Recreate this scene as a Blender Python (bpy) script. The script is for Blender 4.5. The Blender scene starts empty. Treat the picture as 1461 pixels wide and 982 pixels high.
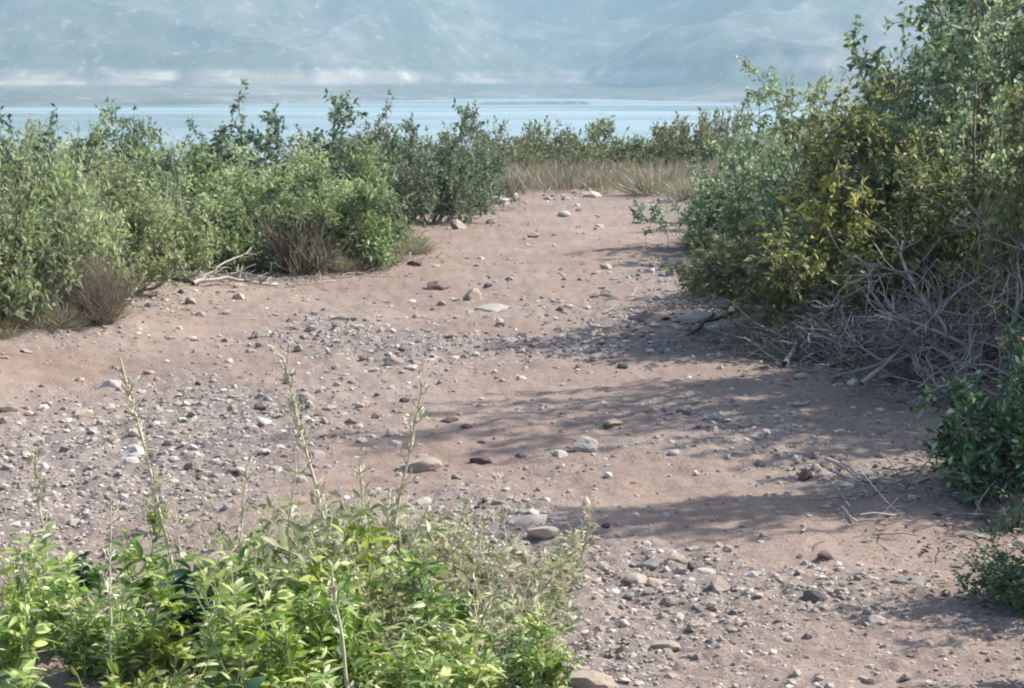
import bpy, math, numpy as np
from mathutils import Vector

# ------------------------------------------------------------------ camera, sky, sun, exposure
S = bpy.context.scene
COL = S.collection
W0, H0 = 1461, 982
F_PX = 2726.0                       # focal length in photo pixels (30 degrees across)
EYE = 1.6
HORIZON_V = 112.0
PITCH = math.atan((H0 / 2 - HORIZON_V) / F_PX)
cam_data = bpy.data.cameras.new('camera')
cam = bpy.data.objects.new('camera', cam_data)
COL.objects.link(cam)
cam_data.sensor_width = 36.0
cam_data.lens = 36.0 * F_PX / W0
cam_data.clip_start = 0.05
cam_data.clip_end = 40000
cam.location = (0, 0, EYE)
cam.rotation_euler = (math.pi / 2 - PITCH, 0, 0)
S.camera = cam

SUN_EL = math.radians(43)
SUN_AZ = math.radians(68)           # clockwise from +Y (view direction): to the right, a little beyond
world = bpy.data.worlds.new('World')
S.world = world
world.use_nodes = True
wn = world.node_tree
wn.nodes.clear()
sky = wn.nodes.new('ShaderNodeTexSky')
sky.sky_type = 'NISHITA'
sky.sun_disc = False
sky.sun_elevation = SUN_EL
sky.sun_rotation = SUN_AZ
sky.air_density = 1.0
sky.dust_density = 1.5
bg = wn.nodes.new('ShaderNodeBackground')
bg.inputs['Strength'].default_value = 0.14
wo = wn.nodes.new('ShaderNodeOutputWorld')
wn.links.new(sky.outputs[0], bg.inputs['Color'])
wn.links.new(bg.outputs[0], wo.inputs['Surface'])
sd = bpy.data.lights.new('sun', 'SUN')
sd.energy = 4.6
sd.angle = math.radians(0.6)
sd.color = (1.0, 0.95, 0.87)
sun = bpy.data.objects.new('sun', sd)
COL.objects.link(sun)
to_sun = Vector((math.sin(SUN_AZ) * math.cos(SUN_EL), math.cos(SUN_AZ) * math.cos(SUN_EL), math.sin(SUN_EL)))
sun.rotation_euler = to_sun.to_track_quat('Z', 'Y').to_euler()
sun.location = (30, 10, 40)
S.view_settings.view_transform = 'Standard'
S.view_settings.look = 'None'
S.view_settings.gamma = 1
S.view_settings.use_curve_mapping = False
S.view_settings.exposure = 1.1
S.cycles.use_denoising = True
S.cycles.max_bounces = 6
S.cycles.diffuse_bounces = 3
S.cycles.glossy_bounces = 2
S.cycles.transmission_bounces = 3
S.cycles.volume_bounces = 1
S.cycles.transparent_max_bounces = 4
S.cycles.filter_width = 2.0
HAZE_DENSITY = 0.00031

# ------------------------------------------------------------------ numeric helpers
def _hash(ix, iy, iz, seed):
    h = (ix.astype(np.int64) * 374761393 + iy.astype(np.int64) * 668265263 + iz.astype(np.int64) * 1440662683 + seed * 974634541) & 0xffffffff
    h = ((h ^ (h >> 13)) * 1274126177) & 0xffffffff
    h = ((h ^ (h >> 16)) * 2246822519) & 0xffffffff
    return ((h ^ (h >> 15)) & 0xffffff) / float(0xffffff)

def vnoise(x, y, seed=0, z=None):
    x = np.asarray(x, float); y = np.asarray(y, float)
    ix = np.floor(x); iy = np.floor(y)
    fx = x - ix; fy = y - iy
    ux = fx * fx * fx * (fx * (fx * 6 - 15) + 10); uy = fy * fy * fy * (fy * (fy * 6 - 15) + 10)
    zz = np.zeros_like(ix)
    a = _hash(ix, iy, zz, seed); b = _hash(ix + 1, iy, zz, seed)
    c = _hash(ix, iy + 1, zz, seed); d = _hash(ix + 1, iy + 1, zz, seed)
    return (a * (1 - ux) + b * ux) * (1 - uy) + (c * (1 - ux) + d * ux) * uy

def fbm(x, y, octs=4, seed=0, gain=0.5):
    s = 0; a = 1; t = 0
    for o in range(octs):
        s = s + a * vnoise(x * 2 ** o + 17.3 * o, y * 2 ** o - 9.1 * o, seed + o); t += a; a *= gain
    return s / t            # 0..1

def sstep(a, b, x):
    t = np.clip((np.asarray(x, float) - a) / (b - a), 0, 1)
    return t * t * (3 - 2 * t)

def norm(v):
    return v / np.maximum(np.linalg.norm(v, axis=-1, keepdims=True), 1e-9)

def flat_ground(u, v):               # pixel of the photo -> point on the plane z = 0 (used to read positions off the photo)
    dx = (u - W0 / 2) / F_PX; dy = (H0 / 2 - v) / F_PX
    d = np.array([dx, math.cos(PITCH) + dy * math.sin(PITCH), -math.sin(PITCH) + dy * math.cos(PITCH)])
    t = EYE / max(-d[2], 1e-4)
    return d * t + np.array([0, 0, EYE])

def gauss_blobs(x, y, blobs):
    s = np.zeros_like(x)
    for (cx, cy, rx, ry, a) in blobs:
        s = s + a * np.exp(-((x - cx) / rx) ** 2 - ((y - cy) / ry) ** 2)
    return s

def world_blob(u, v, wpx, hpx, a):
    p = flat_ground(u, v); n = flat_ground(u, v + hpx / 2); f = flat_ground(u, v - hpx / 2)
    return (p[0], p[1], wpx / 2 / F_PX * p[1], max(0.1, (f[1] - n[1]) / 2), a)

# where the photo shows loose stones, and where bare smooth earth
GRAVEL = [world_blob(*b) for b in [
    (150, 660, 420, 190, .9), (330, 590, 260, 90, .9), (560, 500, 380, 46, 1.0), (800, 500, 420, 40, .9), (470, 470, 200, 40, .7),
    (960, 400, 130, 90, .8), (880, 450, 150, 60, .6), (700, 770, 240, 150, 1.0), (930, 830, 260, 90, .9), (1180, 850, 240, 70, .5),
    (850, 950, 220, 90, .9), (720, 900, 200, 120, .9), (1060, 620, 260, 60, .6), (600, 290, 200, 40, .5), (960, 300, 120, 60, .6),
    (1180, 690, 240, 60, .5), (60, 500, 220, 40, .5), (260, 440, 200, 30, .3), (1000, 910, 260, 60, .4)]]
EARTH = [world_blob(*b) for b in [
    (880, 700, 420, 60, 1.0), (1080, 740, 360, 50, .9), (690, 640, 160, 70, .9), (350, 520, 300, 30, .9), (60, 545, 260, 40, .8),
    (780, 350, 300, 100, .9), (700, 400, 200, 50, .8), (430, 415, 220, 40, .8), (1300, 930, 360, 60, .8), (1200, 780, 200, 50, .5),
    (480, 545, 240, 40, .6), (820, 560, 260, 40, .3)]]

def gravelness(x, y):
    g = gauss_blobs(x, y, GRAVEL) * 1.1 + 0.14
    e = gauss_blobs(x, y, EARTH)
    n = fbm(x * 1.6, y * 0.9, 3, 5)
    return np.clip(g * (1 - 0.93 * np.clip(e, 0, 1)) + (n - .5) * .9, 0, 1)

def ground_z(x, y, fine=False):
    x = np.asarray(x, float); y = np.asarray(y, float)
    r = np.hypot(x, y)
    z = (fbm(x * .22, y * .22, 3, 11) - .5) * .16 * sstep(3, 9, r) + (fbm(x * .9, y * .9, 3, 21) - .5) * .05
    # the trail is worn a little below its banks
    cx = np.interp(y, [0, 6, 10, 15, 22, 30], [.5, .45, .0, -.1, .2, .6])
    hw = np.interp(y, [0, 6, 10, 15, 22, 30], [2.2, 2.1, 2.0, 1.8, 1.6, 1.5])
    z = z + .10 * sstep(.9, 1.6, np.abs(x - cx) / hw) * (y > 0)
    # beyond the end of the trail the land falls away to the lake
    z = z - .055 * np.maximum(0, r - 27) * sstep(26, 40, r) * (r < 1e9)
    z = np.where(r > 60, z + .055 * (r - 27) - .055 * 33 - 33 * (1 - np.exp(-(r - 60) / 330.0)), z)
    z = z + (fbm(x * .012, y * .012, 4, 31) - .5) * 9 * sstep(90, 260, r)
    # spur of land running down from the right behind the bushes
    th = np.degrees(np.arctan2(x, y))
    z = z + 16.5 * sstep(1.5, 11, th) * sstep(120, 330, r) * (1 - sstep(560, 900, r)) * (th < 90)
    z = np.where(r > 1000, np.minimum(z, -34), z)
    z = np.where(r > 1100, -40.0, z)
    if fine:
        g = gravelness(x, y)
        m = 1 - sstep(35, 60, r)
        z = z + m * ((fbm(x * 5, y * 5, 3, 41) - .5) * .030 + (fbm(x * 17, y * 17, 2, 47) - .5) * (.012 + .032 * g))
    return z

def on_ground(u, v):
    p = flat_ground(u, v)
    for _ in range(12):
        z = float(ground_z(np.array([p[0]]), np.array([p[1]]))[0])
        dx = (u - W0 / 2) / F_PX; dy = (H0 / 2 - v) / F_PX
        d = np.array([dx, math.cos(PITCH) + dy * math.sin(PITCH), -math.sin(PITCH) + dy * math.cos(PITCH)])
        t = (EYE - z) / -d[2]
        q = d * t + np.array([0, 0, EYE])
        p = p * .4 + q * .6
    p[2] = float(ground_z(np.array([p[0]]), np.array([p[1]]))[0])
    return p

# ------------------------------------------------------------------ mesh helpers
class MB:
    def __init__(self):
        self.v = []; self.f = []; self.n = 0; self.mi = []
    def add(self, verts, faces, mat=0):
        verts = np.asarray(verts, np.float32).reshape(-1, 3)
        self.v.append(verts); self.f.append(np.asarray(faces, np.int64) + self.n); self.mi.append(mat)
        self.n += len(verts)
    def mesh(self, name, mats, smooth=True):
        me = bpy.data.meshes.new(name)
        v = np.concatenate(self.v) if self.v else np.zeros((0, 3), np.float32)
        loops = np.concatenate([f.reshape(-1) for f in self.f])
        tot = np.concatenate([np.full(len(f), f.shape[1]) for f in self.f])
        mi = np.concatenate([np.full(len(f), m) for f, m in zip(self.f, self.mi)])
        start = np.concatenate([[0], np.cumsum(tot)[:-1]])
        me.vertices.add(len(v)); me.vertices.foreach_set('co', v.reshape(-1).astype(np.float32))
        me.loops.add(len(loops)); me.loops.foreach_set('vertex_index', loops.astype(np.int32))
        me.polygons.add(len(tot))
        me.polygons.foreach_set('loop_start', start.astype(np.int32))
        me.polygons.foreach_set('loop_total', tot.astype(np.int32))
        me.polygons.foreach_set('material_index', mi.astype(np.int32))
        me.polygons.foreach_set('use_smooth', np.full(len(tot), smooth))
        for m in (mats if isinstance(mats, (list, tuple)) else [mats]): me.materials.append(m)
        me.update(calc_edges=True)
        return me

def link(name, me, parent=None, loc=(0, 0, 0), rz=0, scale=(1, 1, 1)):
    o = bpy.data.objects.new(name, me)
    COL.objects.link(o)
    if parent is not None: o.parent = parent
    o.location = loc; o.rotation_euler = (0, 0, rz); o.scale = scale
    return o

def tag(o, label=None, cat=None, group=None, kind=None):
    if label: o['label'] = label
    if cat: o['category'] = cat
    if group: o['group'] = group
    if kind: o['kind'] = kind
    return o

def tubes(mb, P, R, sides=4, mat=0):
    P = np.asarray(P, float); R = np.asarray(R, float)
    n, k, _ = P.shape
    if n == 0: return
    T = norm(np.gradient(P, axis=1))
    ref = np.where(np.abs(T[:, :1, 2:3]) > .8, np.array([1., 0, 0]), np.array([0, 0, 1.]))
    N1 = norm(np.cross(T, np.broadcast_to(ref, T.shape))); N2 = np.cross(T, N1)
    a = np.arange(sides) * 2 * math.pi / sides
    V = P[:, :, None, :] + R[:, :, None, None] * (np.cos(a)[None, None, :, None] * N1[:, :, None, :] + np.sin(a)[None, None, :, None] * N2[:, :, None, :])
    base = (np.arange(n) * k * sides)[:, None, None]
    i = np.arange(k - 1)[None, :, None] * sides; j = np.arange(sides)[None, None, :]; j2 = (j + 1) % sides
    F = np.stack([base + i + j, base + i + j2, base + i + sides + j2, base + i + sides + j], -1).reshape(-1, 4)
    mb.add(V, F, mat)
    if sides == 4:
        e = np.concatenate([(np.arange(n) * k * sides)[:, None] + np.array([3, 2, 1, 0]), (np.arange(n) * k * sides)[:, None] + (k - 1) * sides + np.arange(4)])
        mb.f[-1] = np.concatenate([mb.f[-1], e + mb.n - V.size // 3])

def curves(rng, P0, D, L, k, up=0.0, wob=.25):
    n = len(P0)
    pts = [np.asarray(P0, float)]; d = norm(np.asarray(D, float))
    up = np.broadcast_to(np.asarray(up, float).reshape(-1, 1) if np.ndim(up) else np.full((1, 1), up), (n, 1))
    for i in range(k):
        d = norm(d + rng.normal(0, wob, (n, 3)) / math.sqrt(k) + up / k * np.array([0, 0, 1.]))
        pts.append(pts[-1] + d * (np.asarray(L).reshape(-1, 1) / k))
    return np.stack(pts, 1)

def along(C, t):
    k = C.shape[1] - 1
    s = np.clip(t * k, 0, k - 1e-6); i = s.astype(int); f = (s - i)[:, None]
    a = np.arange(len(C))
    p = C[a, i] * (1 - f) + C[a, i + 1] * f
    return p, norm(C[a, i + 1] - C[a, i])

def leaves(mb, rng, P, D, L, Wd, segs=1, bend=.3, fold=.25, upbias=.3, mat=0):
    n = len(P)
    if n == 0: return
    D = norm(D)
    hint = norm(rng.normal(0, 1, (n, 3)) + np.array([0, 0, upbias * 2]))
    Sd = norm(np.cross(D, hint)); N = np.cross(Sd, D)
    N = np.where(N[:, 2:3] < 0, -N, N) if upbias > 0 else N
    ts = np.linspace(0, 1, segs + 2)[1:-1] if segs > 1 else np.array([.45])
    rows = []
    b = bend * rng.uniform(.3, 1.4, (n, 1))
    def spine(t):
        return P + D * (L[:, None] * t) - N * (L[:, None] * b * t * t)
    rows.append(spine(0.0))
    for t in ts:
        w = (math.sin(math.pi * min(.98, t ** .8)) ** .8) * .5
        m = spine(t); wv = Sd * (Wd[:, None] * w); f = N * (Wd[:, None] * w * fold)
        rows += [m - wv + f, m, m + wv + f]
    rows.append(spine(1.0))
    V = np.stack(rows, 1); q = V.shape[1]
    base = (np.arange(n) * q)[:, None]
    tri = [[0, 2, 1], [0, 3, 2]]; quad = []
    m = len(ts)
    for s in range(m - 1):
        o = 1 + 3 * s; p = o + 3
        quad += [[o, o + 1, p + 1, p], [o + 1, o + 2, p + 2, p + 1]]
    o = 1 + 3 * (m - 1); tip = q - 1
    tri += [[o, o + 1, tip], [o + 1, o + 2, tip]]
    n0 = mb.n
    mb.add(V, np.concatenate([base + np.array(t) for t in tri]), mat)
    if quad:
        mb.f.append(np.concatenate([base + np.array(t) for t in quad]) + n0); mb.mi.append(mat)

# ------------------------------------------------------------------ materials
def new_mat(name):
    m = bpy.data.materials.new(name); m.use_nodes = True
    nt = m.node_tree; nt.nodes.clear()
    out = nt.nodes.new('ShaderNodeOutputMaterial')
    return m, nt, out

def ramp(nt, fac, stops):
    r = nt.nodes.new('ShaderNodeValToRGB'); e = r.color_ramp.elements
    while len(e) > 1: e.remove(e[-1])
    e[0].position = stops[0][0]; e[0].color = (*stops[0][1], 1)
    for p, c in stops[1:]:
        k = e.new(p); k.color = (*c, 1)
    nt.links.new(fac, r.inputs[0])
    return r.outputs[0]

def mixc(nt, fac, a, b, mode='MIX'):
    m = nt.nodes.new('ShaderNodeMix'); m.data_type = 'RGBA'; m.blend_type = mode
    if isinstance(fac, (int, float)): m.inputs[0].default_value = fac
    else: nt.links.new(fac, m.inputs[0])
    for s, i in ((a, 6), (b, 7)):
        if isinstance(s, tuple): m.inputs[i].default_value = (*s, 1)
        else: nt.links.new(s, m.inputs[i])
    return m.outputs[2]

def math_node(nt, op, a, b=0.0, c=None):
    m = nt.nodes.new('ShaderNodeMath'); m.operation = op
    for i, s in enumerate((a, b) if c is None else (a, b, c)):
        if isinstance(s, (int, float)): m.inputs[i].default_value = s
        else: nt.links.new(s, m.inputs[i])
    return m.outputs[0]

def noise(nt, vec, scale, detail=4, rough=.55):
    n = nt.nodes.new('ShaderNodeTexNoise'); n.inputs['Scale'].default_value = scale
    n.inputs['Detail'].default_value = detail; n.inputs['Roughness'].default_value = rough
    if vec is not None: nt.links.new(vec, n.inputs['Vector'])
    return n.outputs['Fac']

def leaf_mat(name, cols, transl=.35, rough=.5, spec=.35):
    m, nt, out = new_mat(name)
    g = nt.nodes.new('ShaderNodeNewGeometry'); oi = nt.nodes.new('ShaderNodeObjectInfo')
    n = len(cols)
    c = ramp(nt, g.outputs['Random Per Island'], [(i / max(1, n - 1), cols[i]) for i in range(n)])
    # whole-plant variation in leaf colour
    hsv = nt.nodes.new('ShaderNodeHueSaturation')
    hv = nt.nodes.new('ShaderNodeMapRange'); hv.inputs['To Min'].default_value = .485; hv.inputs['To Max'].default_value = .515
    nt.links.new(oi.outputs['Random'], hv.inputs['Value']); nt.links.new(hv.outputs[0], hsv.inputs['Hue'])
    vv = nt.nodes.new('ShaderNodeMapRange'); vv.inputs['To Min'].default_value = .82; vv.inputs['To Max'].default_value = 1.18
    nt.links.new(math_node(nt, 'FRACT', math_node(nt, 'MULTIPLY', oi.outputs['Random'], 7.3)), vv.inputs['Value'])
    nt.links.new(vv.outputs[0], hsv.inputs['Value']); nt.links.new(c, hsv.inputs['Color'])
    p = nt.nodes.new('ShaderNodeBsdfPrincipled')
    nt.links.new(hsv.outputs[0], p.inputs['Base Color']); p.inputs['Roughness'].default_value = rough
    p.inputs['Specular IOR Level'].default_value = spec
    t = nt.nodes.new('ShaderNodeBsdfTranslucent')
    nt.links.new(mixc(nt, .6, hsv.outputs[0], (.95, 1.0, .62), 'MULTIPLY'), t.inputs['Color'])
    mx = nt.nodes.new('ShaderNodeMixShader'); mx.inputs[0].default_value = transl
    nt.links.new(p.outputs[0], mx.inputs[1]); nt.links.new(t.outputs[0], mx.inputs[2])
    nt.links.new(mx.outputs[0], out.inputs['Surface'])
    return m

def plain_mat(name, cols, rough=.85, scale=14, spec=.25, bump=.0, bscale=60, island=True):
    m, nt, out = new_mat(name)
    g = nt.nodes.new('ShaderNodeNewGeometry'); tc = nt.nodes.new('ShaderNodeTexCoord')
    f = noise(nt, tc.outputs['Object'], scale, 5)
    if island:
        f = math_node(nt, 'ADD', math_node(nt, 'MULTIPLY', f, .45), math_node(nt, 'MULTIPLY', g.outputs['Random Per Island'], .6))
    else:
        oi = nt.nodes.new('ShaderNodeObjectInfo')
        f = math_node(nt, 'ADD', math_node(nt, 'MULTIPLY', f, .5), math_node(nt, 'MULTIPLY', oi.outputs['Random'], .5))
    n = len(cols)
    c = ramp(nt, f, [(.15 + .7 * i / max(1, n - 1), cols[i]) for i in range(n)])
    p = nt.nodes.new('ShaderNodeBsdfPrincipled')
    nt.links.new(c, p.inputs['Base Color']); p.inputs['Roughness'].default_value = rough
    p.inputs['Specular IOR Level'].default_value = spec
    if bump:
        b = nt.nodes.new('ShaderNodeBump'); b.inputs['Strength'].default_value = bump; b.inputs['Distance'].default_value = .01
        nt.links.new(noise(nt, tc.outputs['Object'], bscale, 4, .7), b.inputs['Height']); nt.links.new(b.outputs[0], p.inputs['Normal'])
    nt.links.new(p.outputs[0], out.inputs['Surface'])
    return m

L_SAGE = leaf_mat('leaf_sage', [(0.159, 0.211, 0.106), (0.245, 0.307, 0.154), (0.331, 0.395, 0.217), (0.502, 0.543, 0.349)], .48)
L_GREEN = leaf_mat('leaf_green', [(0.133, 0.181, 0.081), (0.198, 0.258, 0.119), (0.276, 0.341, 0.17), (0.419, 0.472, 0.279)], .48)
L_DARK = leaf_mat('leaf_dark', [(.085, .125, .085), (.125, .175, .115), (.185, .235, .155)], .42)
L_FAR = leaf_mat('leaf_far_scrub', [(0.112, 0.144, 0.075), (0.175, 0.206, 0.106), (0.25, 0.275, 0.163)], .4)
L_FARDRY = leaf_mat('leaf_far_dry_scrub', [(.13, .145, .075), (.18, .195, .11), (.25, .255, .16)], .4)
L_MESQ = leaf_mat('leaf_grey_green', [(0.106, 0.164, 0.095), (0.176, 0.245, 0.144), (0.276, 0.349, 0.218), (0.612, 0.668, 0.48)], .4)  # last stop paints pale highlights onto some of the leaves
L_OLIVE = leaf_mat('leaf_olive', [(0.127, 0.158, 0.065), (0.198, 0.226, 0.092), (0.28, 0.301, 0.144), (0.408, 0.426, 0.229)], .4)
L_YELLOW = leaf_mat('leaf_yellow', [(0.345, 0.328, 0.092), (0.506, 0.471, 0.127), (0.667, 0.621, 0.23)], .4)
L_LOW = leaf_mat('leaf_low_green', [(0.054, 0.109, 0.048), (0.085, 0.163, 0.067), (0.133, 0.223, 0.097), (0.206, 0.314, 0.145), (0.604, 0.652, 0.531)], .35)  # whitish last stop stands for bits of light among the leaves
L_WEED = leaf_mat('leaf_weed', [(0.09, 0.165, 0.038), (0.178, 0.272, 0.064), (0.3, 0.402, 0.114), (0.509, 0.573, 0.228), (0.824, 0.817, 0.454)], .48, .42, .45)  # palest stops put sunlit highlights into the leaf colour
L_LIME = leaf_mat('leaf_lime', [(0.121, 0.2, 0.03), (0.209, 0.304, 0.045), (0.33, 0.41, 0.08), (0.528, 0.546, 0.22)], .45, .45, .4)
L_DKWEED = leaf_mat('leaf_dark_weed', [(.02, .06, .028), (.03, .08, .035), (.045, .105, .05)], .25, .4, .45)
L_PALE = leaf_mat('leaf_pale_weed', [(0.179, 0.21, 0.095), (0.284, 0.304, 0.158), (0.399, 0.41, 0.252), (0.578, 0.557, 0.399)], .4)
BARK = plain_mat('bark_grey_brown', [(.10, .085, .07), (.17, .15, .125), (.24, .22, .19)], .9, 20)
DEAD = plain_mat('dead_wood', [(.12, .105, .09), (.28, .25, .215), (.50, .45, .40)], .85, 12)
DEADDARK = plain_mat('dead_wood_dark', [(.05, .045, .045), (.09, .08, .08), (.14, .125, .12)], .9, 12)
DRYTWIG = plain_mat('dry_twig_brown', [(.13, .108, .082), (.22, .185, .14), (.34, .295, .23)], .9, 12)
STRAW = plain_mat('straw_stalk', [(.36, .32, .21), (.50, .45, .31), (.62, .56, .43)], .75, 20)
GRASSDRY = leaf_mat('dry_grass_blade', [(.20, .175, .125), (.29, .255, .185), (.38, .34, .26), (.24, .24, .15)], .25)
STEMGREEN = plain_mat('stem_green', [(.14, .18, .06), (.22, .25, .10), (.32, .33, .17)], .7, 20)

LITTER = plain_mat('dry_leaf_litter', [(.08, .06, .045), (.17, .135, .10), (.30, .25, .19)], .9, 12)

def rock_mat(name, cols, island=False):
    return plain_mat(name, cols, .9, 9, .25, .55, 45, island)
R_PALE = rock_mat('stone_pale', [(0.324, 0.279, 0.243), (0.441, 0.392, 0.347), (0.558, 0.504, 0.45)])
R_GREY = rock_mat('stone_grey', [(.20, .172, .152), (.29, .252, .224), (.37, .326, .29)])
R_DARK = rock_mat('stone_dark', [(.07, .06, .06), (.11, .095, .09), (.16, .14, .13)])
R_RED = rock_mat('stone_reddish', [(.10, .066, .057), (.15, .10, .085), (.21, .15, .13)])
R_TAN = rock_mat('stone_tan', [(.28, .22, .17), (.37, .30, .235), (.47, .39, .32)])
GRAVEL_MAT = rock_mat('gravel_mixed', [(.16, .127, .108), (.235, .19, .16), (.30, .25, .214), (.38, .325, .28), (.52, .46, .405)], True)

def ground_material():
    m, nt, out = new_mat('dry_earth')
    tc = nt.nodes.new('ShaderNodeTexCoord'); P = tc.outputs['Object']
    at = nt.nodes.new('ShaderNodeAttribute'); at.attribute_name = 'gravel'; g = at.outputs['Fac']
    at2 = nt.nodes.new('ShaderNodeAttribute'); at2.attribute_name = 'scrub'; sc = at2.outputs['Fac']
    big = noise(nt, P, .7, 5); mid = noise(nt, P, 6, 5, .6); fine = noise(nt, P, 70, 4, .7)
    earth = ramp(nt, big, [(.3, (.21, .15, .12)), (.5, (.252, .187, .152)), (.7, (.292, .23, .19))])
    earth = mixc(nt, .6, earth, ramp(nt, mid, [(.25, (.66, .63, .62)), (.5, (.95, .95, .95)), (.75, (1.15, 1.14, 1.12))]), 'MULTIPLY')
    earth = mixc(nt, .6, earth, ramp(nt, fine, [(.3, (.65, .63, .62)), (.5, (1, 1, 1)), (.72, (1.3, 1.3, 1.3))]), 'MULTIPLY')
    stony = mixc(nt, .75, earth, ramp(nt, mid, [(.3, (0.149, 0.128, 0.117)), (.7, (0.211, 0.187, 0.171))]))
    vo = nt.nodes.new('ShaderNodeTexVoronoi'); vo.inputs['Scale'].default_value = 38; nt.links.new(P, vo.inputs['Vector'])
    vo2 = nt.nodes.new('ShaderNodeTexVoronoi'); vo2.inputs['Scale'].default_value = 95; nt.links.new(P, vo2.inputs['Vector'])
    sep = nt.nodes.new('ShaderNodeSeparateColor'); nt.links.new(vo.outputs['Color'], sep.inputs[0])
    sep2 = nt.nodes.new('ShaderNodeSeparateColor'); nt.links.new(vo2.outputs['Color'], sep2.inputs[0])
    def spots(v, s, thr):
        inside = math_node(nt, 'LESS_THAN', v.outputs['Distance'], .42)
        pick = math_node(nt, 'GREATER_THAN', s.outputs[0], thr)
        return math_node(nt, 'MULTIPLY', inside, pick)
    s1 = spots(vo, sep, .55); s2 = spots(vo2, sep2, .55)
    k1 = math_node(nt, 'MULTIPLY', s1, math_node(nt, 'MULTIPLY_ADD', g, .8, .14))
    k2 = math_node(nt, 'MULTIPLY', s2, math_node(nt, 'MULTIPLY_ADD', g, .6, .38))
    grit1 = ramp(nt, sep.outputs[1], [(0, (0.099, 0.081, 0.077)), (.5, (0.225, 0.194, 0.171)), (1, (0.45, 0.405, 0.36))])
    grit2 = ramp(nt, sep2.outputs[1], [(0, (0.09, 0.072, 0.063)), (.5, (0.216, 0.18, 0.158)), (1, (0.414, 0.369, 0.324))])
    c = mixc(nt, g, earth, stony)
    c = mixc(nt, k2, c, grit2); c = mixc(nt, k1, c, grit1)
    scrub = ramp(nt, noise(nt, P, .05, 8, .7), [(.35, (.075, .085, .045)), (.5, (.12, .12, .07)), (.65, (.21, .18, .13))])
    scrub = mixc(nt, .6, scrub, ramp(nt, noise(nt, P, .45, 6, .75), [(.4, (.05, .065, .035)), (.52, (.13, .135, .08)), (.62, (.24, .205, .155))]))
    c = mixc(nt, sc, c, scrub)
    p = nt.nodes.new('ShaderNodeBsdfPrincipled'); nt.links.new(c, p.inputs['Base Color']); p.inputs['Roughness'].default_value = .95
    p.inputs['Specular IOR Level'].default_value = .15
    hgt = math_node(nt, 'ADD', math_node(nt, 'MULTIPLY', fine, .35), math_node(nt, 'MULTIPLY', mid, .8))
    hgt = math_node(nt, 'ADD', hgt, math_node(nt, 'MULTIPLY', k1, .9)); hgt = math_node(nt, 'ADD', hgt, math_node(nt, 'MULTIPLY', k2, .35))
    b = nt.nodes.new('ShaderNodeBump'); b.inputs['Strength'].default_value = 1.0; b.inputs['Distance'].default_value = .022
    nt.links.new(hgt, b.inputs['Height']); nt.links.new(b.outputs[0], p.inputs['Normal'])
    nt.links.new(p.outputs[0], out.inputs['Surface'])
    return m

# ------------------------------------------------------------------ the setting: ground, lake, far hills, haze
def polar_sheet(name, mat, radii, angles, zf, attrs):
    R, A = np.meshgrid(radii, angles, indexing='ij')
    X = R * np.sin(A); Y = R * np.cos(A); Z = zf(X, Y)
    nr, na = R.shape
    V = np.stack([X, Y, Z], -1).reshape(-1, 3)
    i = np.arange(nr - 1)[:, None] * na; j = np.arange(na - 1)[None, :]
    F = np.stack([i + j, i + na + j, i + na + j + 1, i + j + 1], -1).reshape(-1, 4)[:, ::-1]
    mb = MB(); mb.add(V, F)
    me = mb.mesh(name, mat)
    for an, fn in attrs.items():
        a = me.attributes.new(an, 'FLOAT', 'POINT'); a.data.foreach_set('value', np.clip(fn(X, Y, Z), 0, 1).reshape(-1).astype(np.float32))
    return link(name, me)

def ring_radii():
    r = [.02, .6, 1.2, 1.8, 2.4, 2.9]
    x = 3.2
    while x < 42:
        r.append(x); x += max(.012, x * x / (EYE * F_PX * .7) * 2.0)
    while x < 12000:
        r.append(x); x *= 1.06
    r.append(12000.0)
    return np.array(r)
dense = np.radians(np.arange(-21, 21.001, .07))
side = np.radians(np.arange(21, 180.1, 3.0))
angs = np.concatenate([-np.append(side[1:], math.pi)[::-1], dense, np.append(side[1:], math.pi)])
angs = np.unique(np.round(angs, 9)); angs = angs[(angs >= -math.pi - 1e-6) & (angs <= math.pi + 1e-6)]
def scrub_mask(x, y, z):
    r = np.hypot(x, y); return sstep(30, 48, r)
ground = polar_sheet('ground', ground_material(), ring_radii(), angs, lambda x, y: ground_z(x, y, True),
                     {'gravel': lambda x, y, z: gravelness(x, y), 'scrub': scrub_mask})
tag(ground, 'dusty pinkish brown dirt trail strewn with gravel', 'ground', kind='structure')

LAKE_Z = -26.0
def lake_material():
    m, nt, out = new_mat('lake_water')
    tc = nt.nodes.new('ShaderNodeTexCoord')
    p = nt.nodes.new('ShaderNodeBsdfPrincipled')
    p.inputs['Base Color'].default_value = (.22, .31, .33, 1); p.inputs['Roughness'].default_value = .2; p.inputs['IOR'].default_value = 1.33
    b = nt.nodes.new('ShaderNodeBump'); b.inputs['Strength'].default_value = .6; b.inputs['Distance'].default_value = 2.0
    mp = nt.nodes.new('ShaderNodeMapping'); mp.inputs['Scale'].default_value = (.0012, .0035, 1); nt.links.new(tc.outputs['Object'], mp.inputs['Vector'])
    wind = noise(nt, mp.outputs[0], 1.0, 4, .6)          # wind lanes: rougher and smoother water
    nt.links.new(ramp(nt, wind, [(.4, (.06, .06, .06)), (.6, (.5, .5, .5))]), p.inputs['Roughness'])
    nt.links.new(ramp(nt, wind, [(.38, (.14, .20, .20)), (.62, (.28, .345, .34))]), p.inputs['Base Color'])  # sheen of the lanes also painted into the water colour
    nt.links.new(noise(nt, tc.outputs['Object'], .15, 4), b.inputs['Height']); nt.links.new(b.outputs[0], p.inputs['Normal'])
    nt.links.new(p.outputs[0], out.inputs['Surface'])
    return m
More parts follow.
